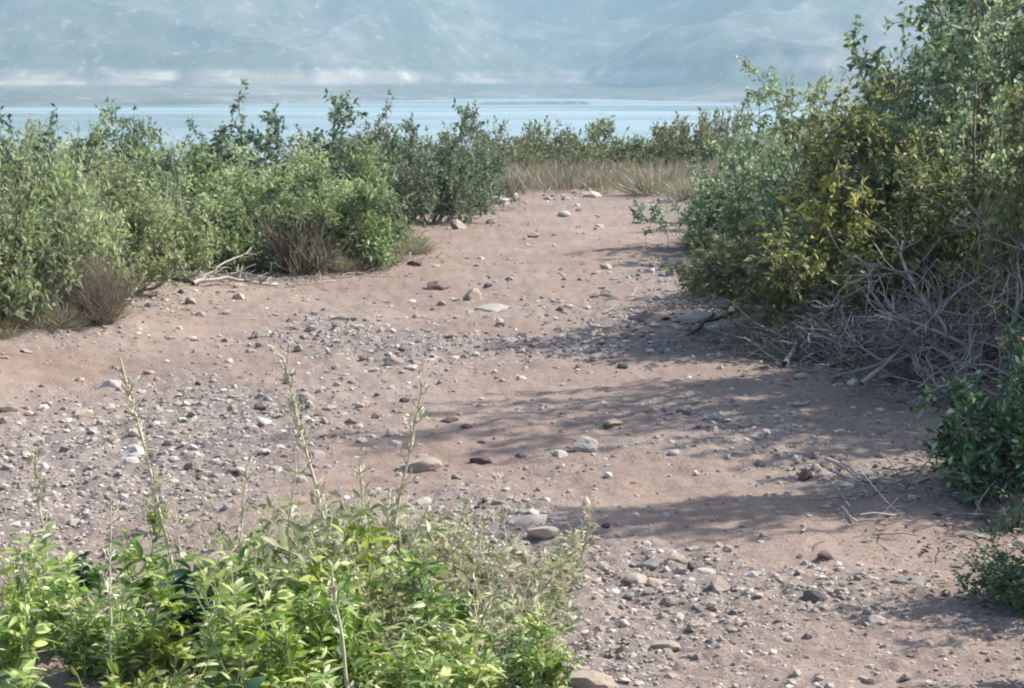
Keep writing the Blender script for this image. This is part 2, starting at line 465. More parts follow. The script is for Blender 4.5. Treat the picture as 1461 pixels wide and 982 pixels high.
def fan(name, mat, radii, angs_, z):
    return polar_sheet(name, mat, np.array(radii), angs_, lambda x, y: np.full_like(x, z), {})
lake = fan('lake', lake_material(), [250, 600, 1200, 2000, 3000, 4200], np.radians(np.arange(-100, 100.1, 4)), LAKE_Z)
tag(lake, 'pale blue lake lying beyond the scrub', 'lake', kind='structure')

SHORE_U = [-4000, 0, 120, 300, 450, 540, 690, 835, 940, 1150, 1461, 6000]
SHORE_R = [1900, 2000, 2120, 2120, 2400, 2380, 2820, 2820, 2360, 2320, 2300, 2000]
def hill_coords(x, y):
    r = np.hypot(x, y); th = np.arctan2(x, y)
    u = W0 / 2 + F_PX * np.tan(np.clip(th, -1.0, 1.0))
    return r, th, u
BLUFF_U = [-3000, -40, 20, 70, 130, 160, 235, 260, 315, 480, 500, 590, 640, 695, 745, 790, 840, 960, 985, 1060, 1090, 1190, 1210, 1500, 4000]
BLUFF_A = [.5, .3, 1, .9, .1, .8, .95, .1, .85, .95, .6, .7, .2, .8, .3, .35, 1, .9, .2, .3, .9, .9, .3, .6, .5]
BLUFF_LIFT_U = [-3000, 800, 980, 1080, 1200, 4000]; BLUFF_LIFT = [0, 0, 2, 24, 26, 26]
def hills_z(x, y):
    r, th, u = hill_coords(x, y)
    R0 = sum(np.interp(u + k, SHORE_U, SHORE_R) for k in (-90, -60, -30, 0, 30, 60, 90)) / 7
    s = r - R0 + (fbm(x * .0055, y * .0035, 4, 71) - .5) * 190
    lift = np.interp(u, BLUFF_LIFT_U, BLUFF_LIFT)
    n = fbm(x * .0016, y * .0016, 5, 81); rid = 1 - np.abs(2 * fbm(x * .0028 + 5, y * .0014, 5, 91) - 1)
    z = LAKE_Z - 6 + 13 * sstep(-160, 60, s) + 8 * sstep(60, 260, s) + (18 + lift) * sstep(250, 390, s + (n - .5) * 160)
    wx = x + 260 * (vnoise(x * .0013, y * .0013, 141) - .5); wy = y + 420 * (vnoise(x * .0012, y * .0012, 142) - .5)
    g2 = 1 - np.abs(2 * fbm((wx * .8 + wy * .6) * .0021, (wy * .8 - wx * .6) * .0009, 3, 95, .42) - 1)
    g3 = 1 - np.abs(2 * fbm((wx * .6 - wy * .8) * .0045, (wy * .6 + wx * .8) * .0022, 4, 97, .5) - 1)
    z = z + np.clip(s - 330 + (n - .5) * 420, 0, 1700) * .23 + (g2 - .7) * 130 * sstep(320, 800, s) + (g3 - .75) * 100 * sstep(300, 620, s)
    z = z + (fbm(x * .012, y * .012, 3, 101) - .5) * 9 * sstep(120, 420, s)
    # low sand spit out in the water
    sp = np.exp(-((r - (2060 + (u - 770) * .3)) / 34.0) ** 2) * sstep(650, 700, u) * (1 - sstep(835, 852, u))
    z = np.maximum(z, LAKE_Z - 6 + 9.5 * sp)
    return np.where(z > 220, 220 + 80 * np.tanh((z - 220) / 160), z)
def bluff_mask(x, y, z):
    r, th, u = hill_coords(x, y)
    a = np.interp(u + (fbm(x * .008, y * .006, 3, 111) - .5) * 50, BLUFF_U, BLUFF_A)
    lift = np.interp(u, BLUFF_LIFT_U, BLUFF_LIFT)
    e = z - lift * .8
    band = sstep(-10, -3, e) * (1 - sstep(8, 18, e))
    return a * band * (.05 + .9 * (fbm(x * .009, y * .004 + z * .1, 3, 121)))
def hill_material():
    m, nt, out = new_mat('far_hillside')
    tc = nt.nodes.new('ShaderNodeTexCoord'); P = tc.outputs['Object']
    at = nt.nodes.new('ShaderNodeAttribute'); at.attribute_name = 'bluff'
    mp = nt.nodes.new('ShaderNodeMapping'); mp.inputs['Rotation'].default_value = (0, 0, math.radians(-48)); mp.inputs['Scale'].default_value = (1.0, .5, 1.0)
    nt.links.new(P, mp.inputs['Vector'])                 # scrub and bare soil run down the slopes
    n1 = noise(nt, mp.outputs[0], .0045, 8, .62); n2 = noise(nt, mp.outputs[0], .022, 6, .68)
    c = ramp(nt, n1, [(.38, (.02, .035, .025)), (.48, (.07, .08, .055)), (.56, (.17, .155, .125)), (.66, (.42, .37, .33))])
    c = mixc(nt, .5, c, ramp(nt, n2, [(.36, (.025, .04, .028)), (.52, (.09, .09, .065)), (.62, (.17, .155, .125)), (.72, (.50, .45, .41))]))
    c = mixc(nt, .3, c, ramp(nt, noise(nt, mp.outputs[0], .07, 4, .6), [(.4, (.03, .045, .03)), (.6, (.12, .11, .09)), (.7, (.55, .5, .46))]))
    bl = ramp(nt, n2, [(.3, (.36, .26, .22)), (.55, (.50, .40, .345)), (.72, (.85, .80, .76))])
    c = mixc(nt, at.outputs['Fac'], c, bl)
    p = nt.nodes.new('ShaderNodeBsdfPrincipled'); nt.links.new(c, p.inputs['Base Color']); p.inputs['Roughness'].default_value = .95
    p.inputs['Specular IOR Level'].default_value = .1
    nt.links.new(p.outputs[0], out.inputs['Surface'])
    return m
hr = np.concatenate([np.arange(1700, 3600, 11), np.arange(3600, 6200, 25), np.arange(6200, 7600, 100)])
ha = np.radians(np.concatenate([np.arange(-85, -20, 1.0), np.arange(-20, 20, .08), np.arange(20, 85.1, 1.0)]))
hills = polar_sheet('hills', hill_material(), hr, ha, hills_z, {'bluff': bluff_mask})
tag(hills, 'hazy blue scrub hills with pale bluffs across the lake', 'hills', kind='structure')

def haze_box():
    mb = MB()
    a, z0, z1 = 12600.0, -47.0, 315.0
    V = [(-a, -a, z0), (a, -a, z0), (a, a, z0), (-a, a, z0), (-a, -a, z1), (a, -a, z1), (a, a, z1), (-a, a, z1)]
    mb.add(V, [[3, 2, 1, 0], [4, 5, 6, 7], [0, 1, 5, 4], [1, 2, 6, 5], [2, 3, 7, 6], [3, 0, 4, 7]])
    m, nt, out = new_mat('haze_air')
    v = nt.nodes.new('ShaderNodeVolumePrincipled')
    v.inputs['Color'].default_value = (.37, .51, .60, 1)
    v.inputs['Density'].default_value = HAZE_DENSITY
    v.inputs['Anisotropy'].default_value = 0.0
    nt.links.new(v.outputs[0], out.inputs['Volume'])
    o = link('haze', mb.mesh('haze', m, False))
    tag(o, 'pale blue haze in the air over the lake', 'haze', kind='stuff')
haze_box()

# ------------------------------------------------------------------ plants
def shrub_mesh(seed, H, W, leafmat, barkmat=BARK, n_main=14, n_sub=9, n_twig=6, per=8, leaf=(.045, .016), tmax=1.25, up=.5,
               wob=.35, stem_r=.011, twig_r=.0022, leaf_spread=.9, low=.22, sprig=None, twig_len=(.10, .22), even=.62, hp=99.8, t_in=.18):
    rng = np.random.default_rng(seed)
    az = np.arange(n_main) * 2.39996 + rng.uniform(-.5, .5, n_main)
    tilt = tmax * ((np.arange(n_main) + rng.uniform(.1, .9, n_main)) / n_main) ** .62
    D = np.stack([np.sin(tilt) * np.cos(az), np.sin(tilt) * np.sin(az), np.cos(tilt)], 1)
    reach = 1 / np.sqrt((np.sin(tilt) / (W / 2)) ** 2 + (np.cos(tilt) / H) ** 2)
    Lm = reach * rng.uniform(even, .97, n_main)
    P0 = np.stack([rng.normal(0, W * .05, n_main), rng.normal(0, W * .05, n_main), np.full(n_main, -.04)], 1)
    main = curves(rng, P0, D, Lm, 7, up * .3, wob)
    # secondary
    mi = np.repeat(np.arange(n_main), n_sub); t = rng.uniform(t_in, .98, len(mi))
    p, d = along(main[mi], t)
    ds = norm(d * .7 + norm(rng.normal(0, 1, (len(mi), 3))) * .8 + np.array([0, 0, up * .4]))
    Ls = Lm[mi] * rng.uniform(.2, .42, len(mi)) * (1.15 - .5 * t)
    sub = curves(rng, p, ds, Ls, 5, up, wob)
    # twigs
    si = np.repeat(np.arange(len(mi)), n_twig); t2 = rng.uniform(.25, 1.0, len(si))
    p2, d2 = along(sub[si], t2)
    dt = norm(d2 * .8 + norm(rng.normal(0, 1, (len(si), 3))) * .8 + np.array([0, 0, up * .5]))
    Lt = rng.uniform(*twig_len, len(si))
    tw = curves(rng, p2, dt, Lt, 3, up * .6, wob)
    floor_ok = tw[:, -1, 2] > .02
    tw = tw[floor_ok]; Lt = Lt[floor_ok]
    mb = MB()
    k = np.linspace(1, 0, 8)
    tubes(mb, main, stem_r * rng.uniform(.7, 1.25, (n_main, 1)) * (.3 + .7 * k)[None], 5)
    tubes(mb, sub, stem_r * .42 * rng.uniform(.7, 1.2, (len(sub), 1)) * np.linspace(1, .4, 6)[None], 4)
    tubes(mb, tw, twig_r * np.ones((len(tw), 1)) * np.linspace(1, .5, 4)[None], 3)
    br = mb.mesh('branches', barkmat)
    fo = sp = None
    if leafmat is not None:
        li = np.repeat(np.arange(len(tw)), per); t3 = rng.uniform(.1, 1.05, len(li))
        p3, d3 = along(tw[li], np.minimum(t3, 1))
        keep = (p3[:, 2] > H * low * rng.uniform(.4, 1.2, len(p3)))
        p3 = p3[keep]; d3 = d3[keep]
        dl = norm(d3 + norm(rng.normal(0, 1, p3.shape)) * leaf_spread)
        ll = leaf[0] * rng.uniform(.55, 1.3, len(p3)); lw = leaf[1] * rng.uniform(.7, 1.3, len(p3))
        sel = np.zeros(len(p3), bool)
        if sprig is not None:
            c, rad = sprig
            sel = (np.linalg.norm((p3 - np.array(c)) / rad, axis=1) + rng.normal(0, .42, len(p3))) < 1
        mf = MB(); leaves(mf, rng, p3[~sel], dl[~sel], ll[~sel], lw[~sel]); fo = mf.mesh('foliage', leafmat, False)
        if sel.any():
            ms = MB(); leaves(ms, rng, p3[sel], dl[sel], ll[sel], lw[sel]); sp = ms.mesh('yellow_blossoms', L_YELLOW, False)
    q = np.empty(len((fo or br).vertices) * 3, np.float32); (fo or br).vertices.foreach_get('co', q); q = q.reshape(-1, 3)
    return dict(H=float(np.percentile(q[:, 2], hp)), W=2 * float(np.percentile(np.hypot(q[:, 0], q[:, 1]), 92)), br=br, fo=fo, sp=sp)

def place_plant(name, proto, loc, rz, sc, label, cat, group=None):
    e = bpy.data.objects.new(name, None); COL.objects.link(e)
    e.empty_display_size = .2
    e.location = loc; e.rotation_euler = (0, 0, rz); e.scale = sc
    tag(e, label, cat, group)
    link('branches', proto['br'], e)
    if proto['fo']: link('foliage', proto['fo'], e)
    if proto['sp']:
        o = link('yellow_blossoms', proto['sp'], e); o['label'] = 'bright yellow flowering sprigs'
    return e

PROTO = {
    'sage': [shrub_mesh(s, 1.15, 1.15, L_SAGE, n_main=15, n_sub=9, n_twig=6, per=8, leaf=(.062, .021), tmax=1.25, up=.55, low=.05, leaf_spread=1.2, twig_len=(.10, .26)) for s in (1, 2, 3)],
    'green': [shrub_mesh(s, 1.0, 1.15, L_GREEN, n_main=15, n_sub=9, n_twig=6, per=8, leaf=(.062, .022), tmax=1.3, up=.5, low=.05, leaf_spread=1.2, twig_len=(.10, .25)) for s in (4, 5, 6)],
    'dark': [shrub_mesh(s, 1.5, 1.4, L_DARK, n_main=16, n_sub=9, n_twig=6, per=8, leaf=(.06, .028), tmax=1.5, up=.15, even=.86, hp=99.95, low=.08, wob=.45, leaf_spread=1.2) for s in (7, 8)],
    'mesq': [shrub_mesh(s, 1.8, 1.7, L_MESQ, n_main=22, n_sub=11, n_twig=8, per=9, leaf=(.052, .027), tmax=1.5, up=.0, low=.03, wob=.5, leaf_spread=1.8, twig_len=(.08, .16), even=.88, hp=99.9, t_in=.3) for s in (9, 10)],
    'olive': [shrub_mesh(s, 1.3, 1.5, L_OLIVE, n_main=15, n_sub=10, n_twig=7, per=9, leaf=(.055, .019), tmax=1.3, up=.4, low=.12) for s in (11, 12)],
    'low': [shrub_mesh(s, .7, .8, L_LOW, n_main=14, n_sub=8, n_twig=6, per=8, leaf=(.036, .016), tmax=1.35, up=.4, low=.02, twig_len=(.06, .13), stem_r=.006) for s in (13, 14)],
    'twiggy': [shrub_mesh(s, .55, .6, None, DRYTWIG, n_main=60, n_sub=8, n_twig=2, tmax=1.0, up=.9, stem_r=.0032, twig_r=.0014, wob=.25) for s in (15, 16)],
    'dead': [shrub_mesh(s, .8, 1.5, None, DEAD, n_main=26, n_sub=9, n_twig=5, tmax=1.5, up=-.1, stem_r=.016, twig_r=.0034, wob=.5, twig_len=(.10, .30)) for s in (17, 18, 19)],
    'deaddark': [shrub_mesh(20, .5, .9, None, DEADDARK, n_main=40, n_sub=10, n_twig=4, tmax=1.5, up=0, stem_r=.006, twig_r=.002, wob=.6)],
    'far': [shrub_mesh(s, .9, 1.3, m, n_main=9, n_sub=7, n_twig=5, per=6, leaf=(.08, .028), tmax=1.4, up=.5, low=.03) for s, m in ((21, L_FAR), (22, L_FARDRY), (23, L_FAR), (24, L_DARK))],
}
NAMES = dict(sage='leafy_shrub', green='leafy_shrub', dark='leafy_shrub', mesq='thorny_shrub', olive='olive_shrub', low='low_bush',
             twiggy='dry_twig_clump', dead='dead_bush', deaddark='dead_bush', far='leafy_shrub')
rngp = np.random.default_rng(77)
def put(kind, u, vb, vt, wpx, label, group=None, k=None, cat=None, proto=None, rz=None):
    p = on_ground(u, vb)
    dist = math.hypot(p[0], p[1])
    H = (vb - vt) / F_PX * dist * 1.01; W = wpx / F_PX * dist
    pr = proto or PROTO[kind][k if k is not None else int(rngp.integers(len(PROTO[kind])))]
    s = (W / pr['W'], W / pr['W'], H / pr['H'])
    cat = cat or {'twiggy': 'dry shrub', 'dead': 'dead bush', 'deaddark': 'dead bush', 'low': 'bush'}.get(kind, 'shrub')
    return place_plant(NAMES[kind], pr, (p[0], p[1], p[2]), rngp.uniform(0, 6.28) if rz is None else rz, s, label, cat, group)

LEFT = 'leafy shrubs massed along the left bank'
for row in [
    ('sage', -120, 500, 200, 230, 'pale green shrub cut off by the left edge of the picture at the trailside'),
    ('sage', 15, 462, 205, 200, 'pale green leafy shrub above dark dead sticks at the far left trailside'),
    ('sage', 100, 440, 222, 170, 'pale green shrub directly behind the fan of dry brown twigs'),
    ('sage', 180, 415, 232, 150, 'pale green shrub rising left of the thin pale stake by the fallen branches'),
    ('sage', 248, 398, 255, 120, 'faded yellowish green shrub behind the fallen grey branches'),
    ('green', 315, 386, 252, 150, 'dark based green shrub between fallen branches and the grey twig clump'),
    ('green', 385, 380, 238, 150, 'green shrub rising just behind the left side of the grey twig clump'),
    ('green', 478, 384, 232, 170, 'bright green leafy shrub on the right of the grey twig clump'),
    ('green', 540, 360, 240, 110, 'small bright green shrub at the tip of the left bank beside the trail'),
    ('sage', 50, 405, 188, 210, 'taller pale shrub in the second row at the far left'),
    ('sage', 150, 385, 192, 190, 'spiky pale green shrub in the second row behind the dry twig fan'),
    ('green', 262, 368, 212, 190, 'broad green shrub in the second row behind the yellowish one'),
    ('sage', 352, 356, 215, 170, 'dull green shrub in the second row before the tallest dark shrub'),
    ('sage', 442, 346, 205, 170, 'green shrub in the second row beneath the tall dark shrub crown'),
    ('green', 518, 330, 205, 130, 'green shrub in the second row behind the bright trailside shrub'),
    ('dark', 420, 312, 122, 215, 'tallest dark green shrub with ragged crown standing against the lake on the left'),
    ('dark', 332, 312, 174, 140, 'thin dark shrub with open shoots left of the tallest dark one'),
    ('dark', 612, 318, 135, 160, 'dark shrub with one tall leafy shoot reaching over the lake'),
    ('dark', 668, 300, 188, 125, 'slender dark shrub nearest the trail end on the left bank'),
    ('dark', 556, 330, 186, 150, 'dense dark shrub between the tallest dark one and the tall shoot'),
    ('dark', 132, 335, 150, 180, 'grey green shrub with spiky top before the lake at upper left'),
    ('dark', 205, 330, 160, 110, 'grey green shrub with bare upright shoots right of the spiky topped one'),
    ('dark', -15, 345, 138, 160, 'dark shrub whose shoots stand against the hills at the left edge'),
    ('sage', 255, 300, 188, 130, 'dull low shrub before the pale shore between two dark shrubs on the left'),
    ('sage', 60, 320, 180, 150, 'low dull shrub in the gap behind the far left shrubs'),
    ('green', 500, 300, 195, 120, 'low green shrub half hidden behind the second row near the middle'),
]:
    kd, u, vb, vt, w, lab = row
    put(kd, u, vb, vt, w, lab, LEFT)

# right side
put('mesq', 1100, 345, 95, 250, 'rounded grey green bush standing left of the tallest bush on the right', 'bushes on the right bank', 0)
put('mesq', 1150, 352, 118, 230, 'grey green bush filling the gap between the rounded bush and the tallest one', 'bushes on the right bank', 1)
put('mesq', 1262, 405, 5, 260, 'grey green bush leaning against the left side of the tallest bush', 'bushes on the right bank', 0)
put('mesq', 1075, 318, 170, 115, 'low grey green bush where the right bank meets the trail end', 'bushes on the right bank', 1)
put('mesq', 1105, 420, 200, 170, 'dark leaved bush showing left of the olive bush near the trail', 'bushes on the right bank', 1)
big = shrub_mesh(30, 2.5, 2.2, L_MESQ, n_main=48, n_sub=17, n_twig=9, per=9, leaf=(.054, .028), tmax=1.5, up=.0, low=.03, wob=.4, stem_r=.016, leaf_spread=1.8, twig_len=(.08, .17), even=.9, hp=99.3, t_in=.3)
put('mesq', 1380, 440, -95, 460, 'tallest grey green bush reaching past the top of the picture on the right', 'bushes on the right bank', proto=big)
tall = shrub_mesh(32, 3.0, 1.7, L_OLIVE, n_main=18, n_sub=14, n_twig=8, per=9, leaf=(.06, .024), tmax=.9, up=.4, hp=98.5, t_in=.4, low=.33, wob=.4, stem_r=.022)
put('mesq', 1800, 528, -215, 480, 'large bush outside the right edge whose shade crosses the trail', 'bushes on the right bank', proto=big)
shade = shrub_mesh(33, 3.3, 1.7, L_OLIVE, n_main=30, n_sub=14, n_twig=8, per=9, leaf=(.055, .022), tmax=1.1, up=.2, low=.12, wob=.4, stem_r=.02, even=.75, hp=98.5, leaf_spread=1.6, t_in=.3)
put('olive', 1600, 520, -330, 410, 'dense olive bush at the right edge shading the middle of the trail', 'bushes on the right bank', proto=shade)
put('olive', 1690, 508, -320, 420, 'added unseen olive bush outside the right edge thickening the trail shadow', 'bushes on the right bank', proto=shade)  # extra caster, added out of frame to make the trail shadow more solid
put('olive', 1600, 500, -160, 400, 'tall yellowish olive bush cut off by the upper right corner', 'bushes on the right bank', proto=tall)
put('mesq', 1760, 650, -220, 300, 'upright green bush outside the right edge behind the flecked bush', 'low green bushes at the right edge', proto=big)
put('mesq', 1610, 846, 500, 270, 'green bush outside the right edge beside the smallest green bush', 'low green bushes at the right edge', 1)
put('low', 1590, 1000, 600, 280, 'green bush outside the right edge shading the bottom of the trail', 'low green bushes at the right edge', 0)
p = on_ground(1215, 478)
oliveH = (478 - 165) / F_PX * p[1]; oliveW = 440 / F_PX * p[1]
ol = shrub_mesh(31, oliveH, oliveW, L_OLIVE, n_main=30, n_sub=11, n_twig=8, per=9, leaf=(.048, .018), tmax=1.5, up=.05, low=.06, leaf_spread=1.6, wob=.45, twig_len=(.08, .17), even=.85, hp=98.5, t_in=.3,
                sprig=((-75 / F_PX * p[1], -.5, 165 / F_PX * p[1]), np.array([.22, .5, .24])))
put('olive', 1225, 482, 165, 440, 'broad olive bush with a bright yellow flowering patch beside the trail', 'bushes on the right bank', proto=ol, rz=0)
put('olive', 1380, 470, 195, 200, 'olive bush behind the grey dead branches at the right edge', 'bushes on the right bank', 1)
put('dead', 1210, 512, 405, 300, 'tangle of bare dead grey branches under the olive bush', 'dead brush on the right bank', 0)
put('dead', 1430, 542, 305, 420, 'highest heap of bare pale grey branches at the right edge', 'dead brush on the right bank', 1)
put('dead', 1345, 532, 395, 250, 'sprawling dead branches between the olive bush and the low green bush', 'dead brush on the right bank', 2)
put('dead', 1085, 492, 440, 120, 'low dead branches reaching out onto the trail by the grey slabs', 'dead brush on the right bank', 2)
put('low', 1415, 702, 478, 235, 'low dark green bush with painted flecks of light at the right edge', 'low green bushes at the right edge', 0)
put('low', 1530, 720, 470, 200, 'green bush half cut off by the right edge behind the flecked bush', 'low green bushes at the right edge', 1)
put('low', 1462, 862, 755, 150, 'smallest green bush at the right edge near the bottom', 'low green bushes at the right edge', 1)
put('deaddark', 1450, 750, 705, 110, 'dark mat of dead twigs under the low green bush', None, 0)

# bare twig clumps on the left bank
put('twiggy', 138, 462, 345, 110, 'fan of dry brown twigs standing at the left trailside', 'dry twig clumps', 0)
put('twiggy', 430, 392, 285, 130, 'dark grey twig clump in front of the bright green shrub', 'dry twig clumps', 1)
put('twiggy', 640, 300, 225, 90, 'pale brown twig clump at the far end of the left bank', 'dry twig clumps', 0)

# scrub beyond the end of the trail
FAR = 'low shrubs beyond the trail end'
far_lab = 'low green shrub in the scrub between the trail end and the lake'
rf = np.random.default_rng(5)
for i in range(95):
    y = rf.uniform(33, 95) ** 1.0
    u = rf.uniform(-150, 1500) if i % 3 else rf.uniform(660, 1010)
    x = (u - W0 / 2) / F_PX * y
    z = float(ground_z(np.array([x]), np.array([y]))[0])
    pr = PROTO['far'][int(rf.choice(4, p=[.4, .35, .15, .1]))]
    s = rf.uniform(.75, 1.35); sz = s * rf.uniform(.75, 1.15) * .85
    place_plant('leafy_shrub', pr, (x, y, z), rf.uniform(0, 6.28), (s, s, sz), far_lab, 'shrub', FAR)

def put_at(kind, u, y, vt, wpx, label, group, k):
    x = (u - W0 / 2) / F_PX * y; z = float(ground_z(np.array([x]), np.array([y]))[0])
    vt = vt - 7
    H = EYE - (vt - HORIZON_V) / F_PX * y - z; W = wpx / F_PX * y; pr = PROTO[kind][k]
    place_plant(NAMES[kind], pr, (x, y, z), rngp.uniform(0, 6.28), (W / pr['W'], W / pr['W'], H / pr['H']), label, 'shrub', group)
for i, (u, y, vt, w) in enumerate([(700, 31, 205, 90), (760, 32, 212, 70), (840, 31.5, 214, 80), (930, 31, 208, 90), (985, 31, 200, 80), (690, 33, 178, 90), (735, 36, 188, 80), (775, 38, 182, 80), (820, 36, 190, 90), (862, 38, 178, 90), (905, 37, 180, 90), (950, 36, 172, 90), (990, 34, 168, 80),
        (715, 43, 184, 110), (800, 45, 178, 110), (880, 45, 172, 120), (965, 43, 164, 110), (1030, 40, 160, 120), (645, 38, 180, 100), (600, 40, 182, 120), (540, 42, 180, 140)]):
    put_at('far', u, y, vt, w, 'green shrub in the row just behind the dry grass at the trail end', 'shrubs behind the dry grass', (1, 0, 1, 2, 0, 1)[i % 6])

# dry grass across the end of the trail
def blades(rng, mb, P, h, w, lean=.5):
    n = len(P)
    d = norm(np.stack([rng.normal(0, lean, n), rng.normal(0, lean, n), np.ones(n)], 1))
    leaves(mb, rng, P, d, h, w, 2, .35, .1, 0.0)
rg = np.random.default_rng(8)
mb = MB()
n = 10500
yy = rg.uniform(25.7, 34, n); uu = rg.uniform(560, 1060, n)
xx = (uu - W0 / 2) / F_PX * yy
keep = fbm(xx * 1.1, yy * .8, 3, 55) + .15 * sstep(27, 30, yy) > .38
xx, yy = xx[keep], yy[keep]
P = np.stack([xx, yy, ground_z(xx, yy) - .01], 1)
blades(rg, mb, P, rg.uniform(.16, .44, len(P)), np.full(len(P), .012))
tag(link('dry_grass', mb.mesh('dry_grass', GRASSDRY, False)), 'pale dry grass growing across the far end of the trail', 'grass', kind='stuff')

def grass_tuft(seed, H, W, n, mat):
    r = np.random.default_rng(seed); m = MB()
    P = np.stack([r.normal(0, W * .18, n), r.normal(0, W * .18, n), np.full(n, -.01)], 1)
    d = norm(np.stack([P[:, 0] / W * 3, P[:, 1] / W * 3, np.ones(n)], 1) + r.normal(0, .22, (n, 3)))
    leaves(m, r, P, d, H * r.uniform(.6, 1.15, n), np.full(n, .008), 3, .3, .1, 0.0)
    return m.mesh('grass_tuft', mat, False)
TUFT = [grass_tuft(s, .4, .5, 320, GRASSDRY) for s in (1, 2)]
rt = np.random.default_rng(61)
for i in range(34):                       # ragged foot of the left bank
    u = rt.uniform(-10, 600); vb = np.interp(u, [0, 120, 200, 300, 400, 500, 580], [470, 466, 430, 402, 396, 392, 362]) + rt.normal(-4, 7)
    if 205 < u < 480: continue
    p = on_ground(u, vb); s = rt.uniform(.28, .6)
    o = link('dry_grass_tuft', TUFT[i % 2], None, p, rt.uniform(0, 6.28), (s, s, s * rt.uniform(.5, .9))); tag(o, 'dry grass tuft at the foot of the left bank shrubs', 'grass tuft', 'dry grass tufts along the left bank')
for i in range(18):
    u = rt.uniform(985, 1080); vb = rt.uniform(300, 470)
    p = on_ground(u, vb); s = rt.uniform(.3, .6)
    o = link('dry_grass_tuft', TUFT[i % 2], None, p, rt.uniform(0, 6.28), (s, s, s * rt.uniform(.6, 1.1))); tag(o, 'dry grass tuft along the foot of the right bank bushes', 'grass tuft', 'dry grass tufts along the right bank')
for i, (u, v, w, lab) in enumerate([(722, 276, 60, 'dry grass tuft at the left of the trail end beside pale stones'), (800, 270, 50, 'small dry grass tuft in the middle of the trail end'),
        (850, 268, 40, 'smallest dry grass tuft at the trail end'), (932, 278, 80, 'widest dry grass tuft at the right of the trail end'), (985, 285, 60, 'dry grass tuft against the grey green bush at the trail end')]):
    p = on_ground(u, v); s = w / F_PX * p[1] / .5
    o = link('dry_grass_tuft', TUFT[i % 2], None, p, i * 1.3, (s, s, s * .8)); tag(o, lab, 'grass tuft', 'dry grass tufts at the trail end')

# fallen branches on the left
def stick(seed, pts, r, label, twigs=3, mat=DEAD, group='fallen grey branches'):
    rg_ = np.random.default_rng(seed); pts = np.array(pts, float)
    t = np.linspace(0, len(pts) - 1, 9); i = np.clip(t.astype(int), 0, len(pts) - 2); f = (t - i)[:, None]
    c = pts[i] * (1 - f) + pts[i + 1] * f
    L = np.linalg.norm(pts[-1] - pts[0]); o0 = c[0].copy(); c = c - o0 + rg_.normal(0, L * .012, c.shape)
    m = MB(); tubes(m, c[None], (r * np.linspace(1, .45, 9) * rg_.uniform(.85, 1.15, 9))[None], 6)
    if twigs:
        ti = rg_.uniform(.3, .95, twigs); p_, d_ = along(np.repeat(c[None], twigs, 0), ti)
        tw = curves(rg_, p_, norm(d_ + rg_.normal(0, .7, (twigs, 3)) + np.array([0, 0, .3])), L * rg_.uniform(.15, .4, twigs), 4, .1, .4)
        tubes(m, tw, r * .4 * np.linspace(1, .4, 5)[None] * np.ones((twigs, 1)), 4)
    o = link('fallen_branch', m.mesh('fallen_branch', mat), None, o0); tag(o, label, 'branch', group)
def gp(u, v, lift=.02, dv=0):
    p = on_ground(u, v); p[2] += lift + dv / F_PX * p[1]; return p
stick(1, [gp(215, 402), gp(250, 400, .03), gp(290, 405, .02)], .022, 'thick grey fallen branch left of the leafless forked one')
stick(2, [gp(275, 408), gp(325, 408, .03, 6), gp(385, 412, .02)], .020, 'pale bleached fallen branch lying under the green shrub')
stick(3, [gp(285, 405), gp(310, 405, .02, 22), gp(360, 400, .02, 40)], .010, 'slanting pale forked branch leaning into the green shrub', 5)
stick(4, [gp(245, 400), gp(246, 400, .0, 60), gp(240, 400, .0, 150)], .018, 'thin pale upright dead stem above the fallen grey branches', 4)
stick(5, [gp(-20, 466), gp(30, 462, .03), gp(70, 455, .02)], .03, 'dark dead branch lying at the far left trailside', 6, DEADDARK)
stick(6, [gp(105, 458), gp(135, 462, .02), gp(165, 462, .02)], .03, 'dark short stick at the foot of the dry twig fan', 3, DEADDARK)
stick(7, [gp(1120, 525), gp(1145, 505, .1), gp(1172, 490, .12)], .018, 'curved pale branch arching over the shaded ground at right', 2)
stick(8, [gp(985, 480), gp(1030, 470, .06, 8), gp(1060, 450, .1, 20)], .016, 'thin dark branch poking toward the grey slabs', 3, DEADDARK)
stick(9, [gp(1230, 560, .05), gp(1290, 540, .12, 10), gp(1350, 560, .08)], .014, 'pale stick lying across the shaded ground before the dead heap', 2)
stick(10, [gp(1180, 660), gp(1230, 690), gp(1265, 690)], .009, 'thin stick on the dirt near the low green bush', 1)

# ------------------------------------------------------------------ stones
def ico(sub):
    t = (1 + 5 ** .5) / 2
    v = [(-1, t, 0), (1, t, 0), (-1, -t, 0), (1, -t, 0), (0, -1, t), (0, 1, t), (0, -1, -t), (0, 1, -t), (t, 0, -1), (t, 0, 1), (-t, 0, -1), (-t, 0, 1)]
    f = [(0, 11, 5), (0, 5, 1), (0, 1, 7), (0, 7, 10), (0, 10, 11), (1, 5, 9), (5, 11, 4), (11, 10, 2), (10, 7, 6), (7, 1, 8),
         (3, 9, 4), (3, 4, 2), (3, 2, 6), (3, 6, 8), (3, 8, 9), (4, 9, 5), (2, 4, 11), (6, 2, 10), (8, 6, 7), (9, 8, 1)]
    v = [np.array(x) / np.linalg.norm(x) for x in v]
    for _ in range(sub):
        c = {}; nf = []
        def mid(a, b):
            k = (min(a, b), max(a, b))
            if k not in c:
                q = v[a] + v[b]; v.append(q / np.linalg.norm(q)); c[k] = len(v) - 1
            return c[k]
        for a, b, d in f:
            ab, bd, da = mid(a, b), mid(b, d), mid(d, a)
            nf += [(a, ab, da), (b, bd, ab), (d, da, bd), (ab, bd, da)]
        f = nf
    return np.array(v), np.array(f)
ICO0, ICO2 = ico(0), ico(2)
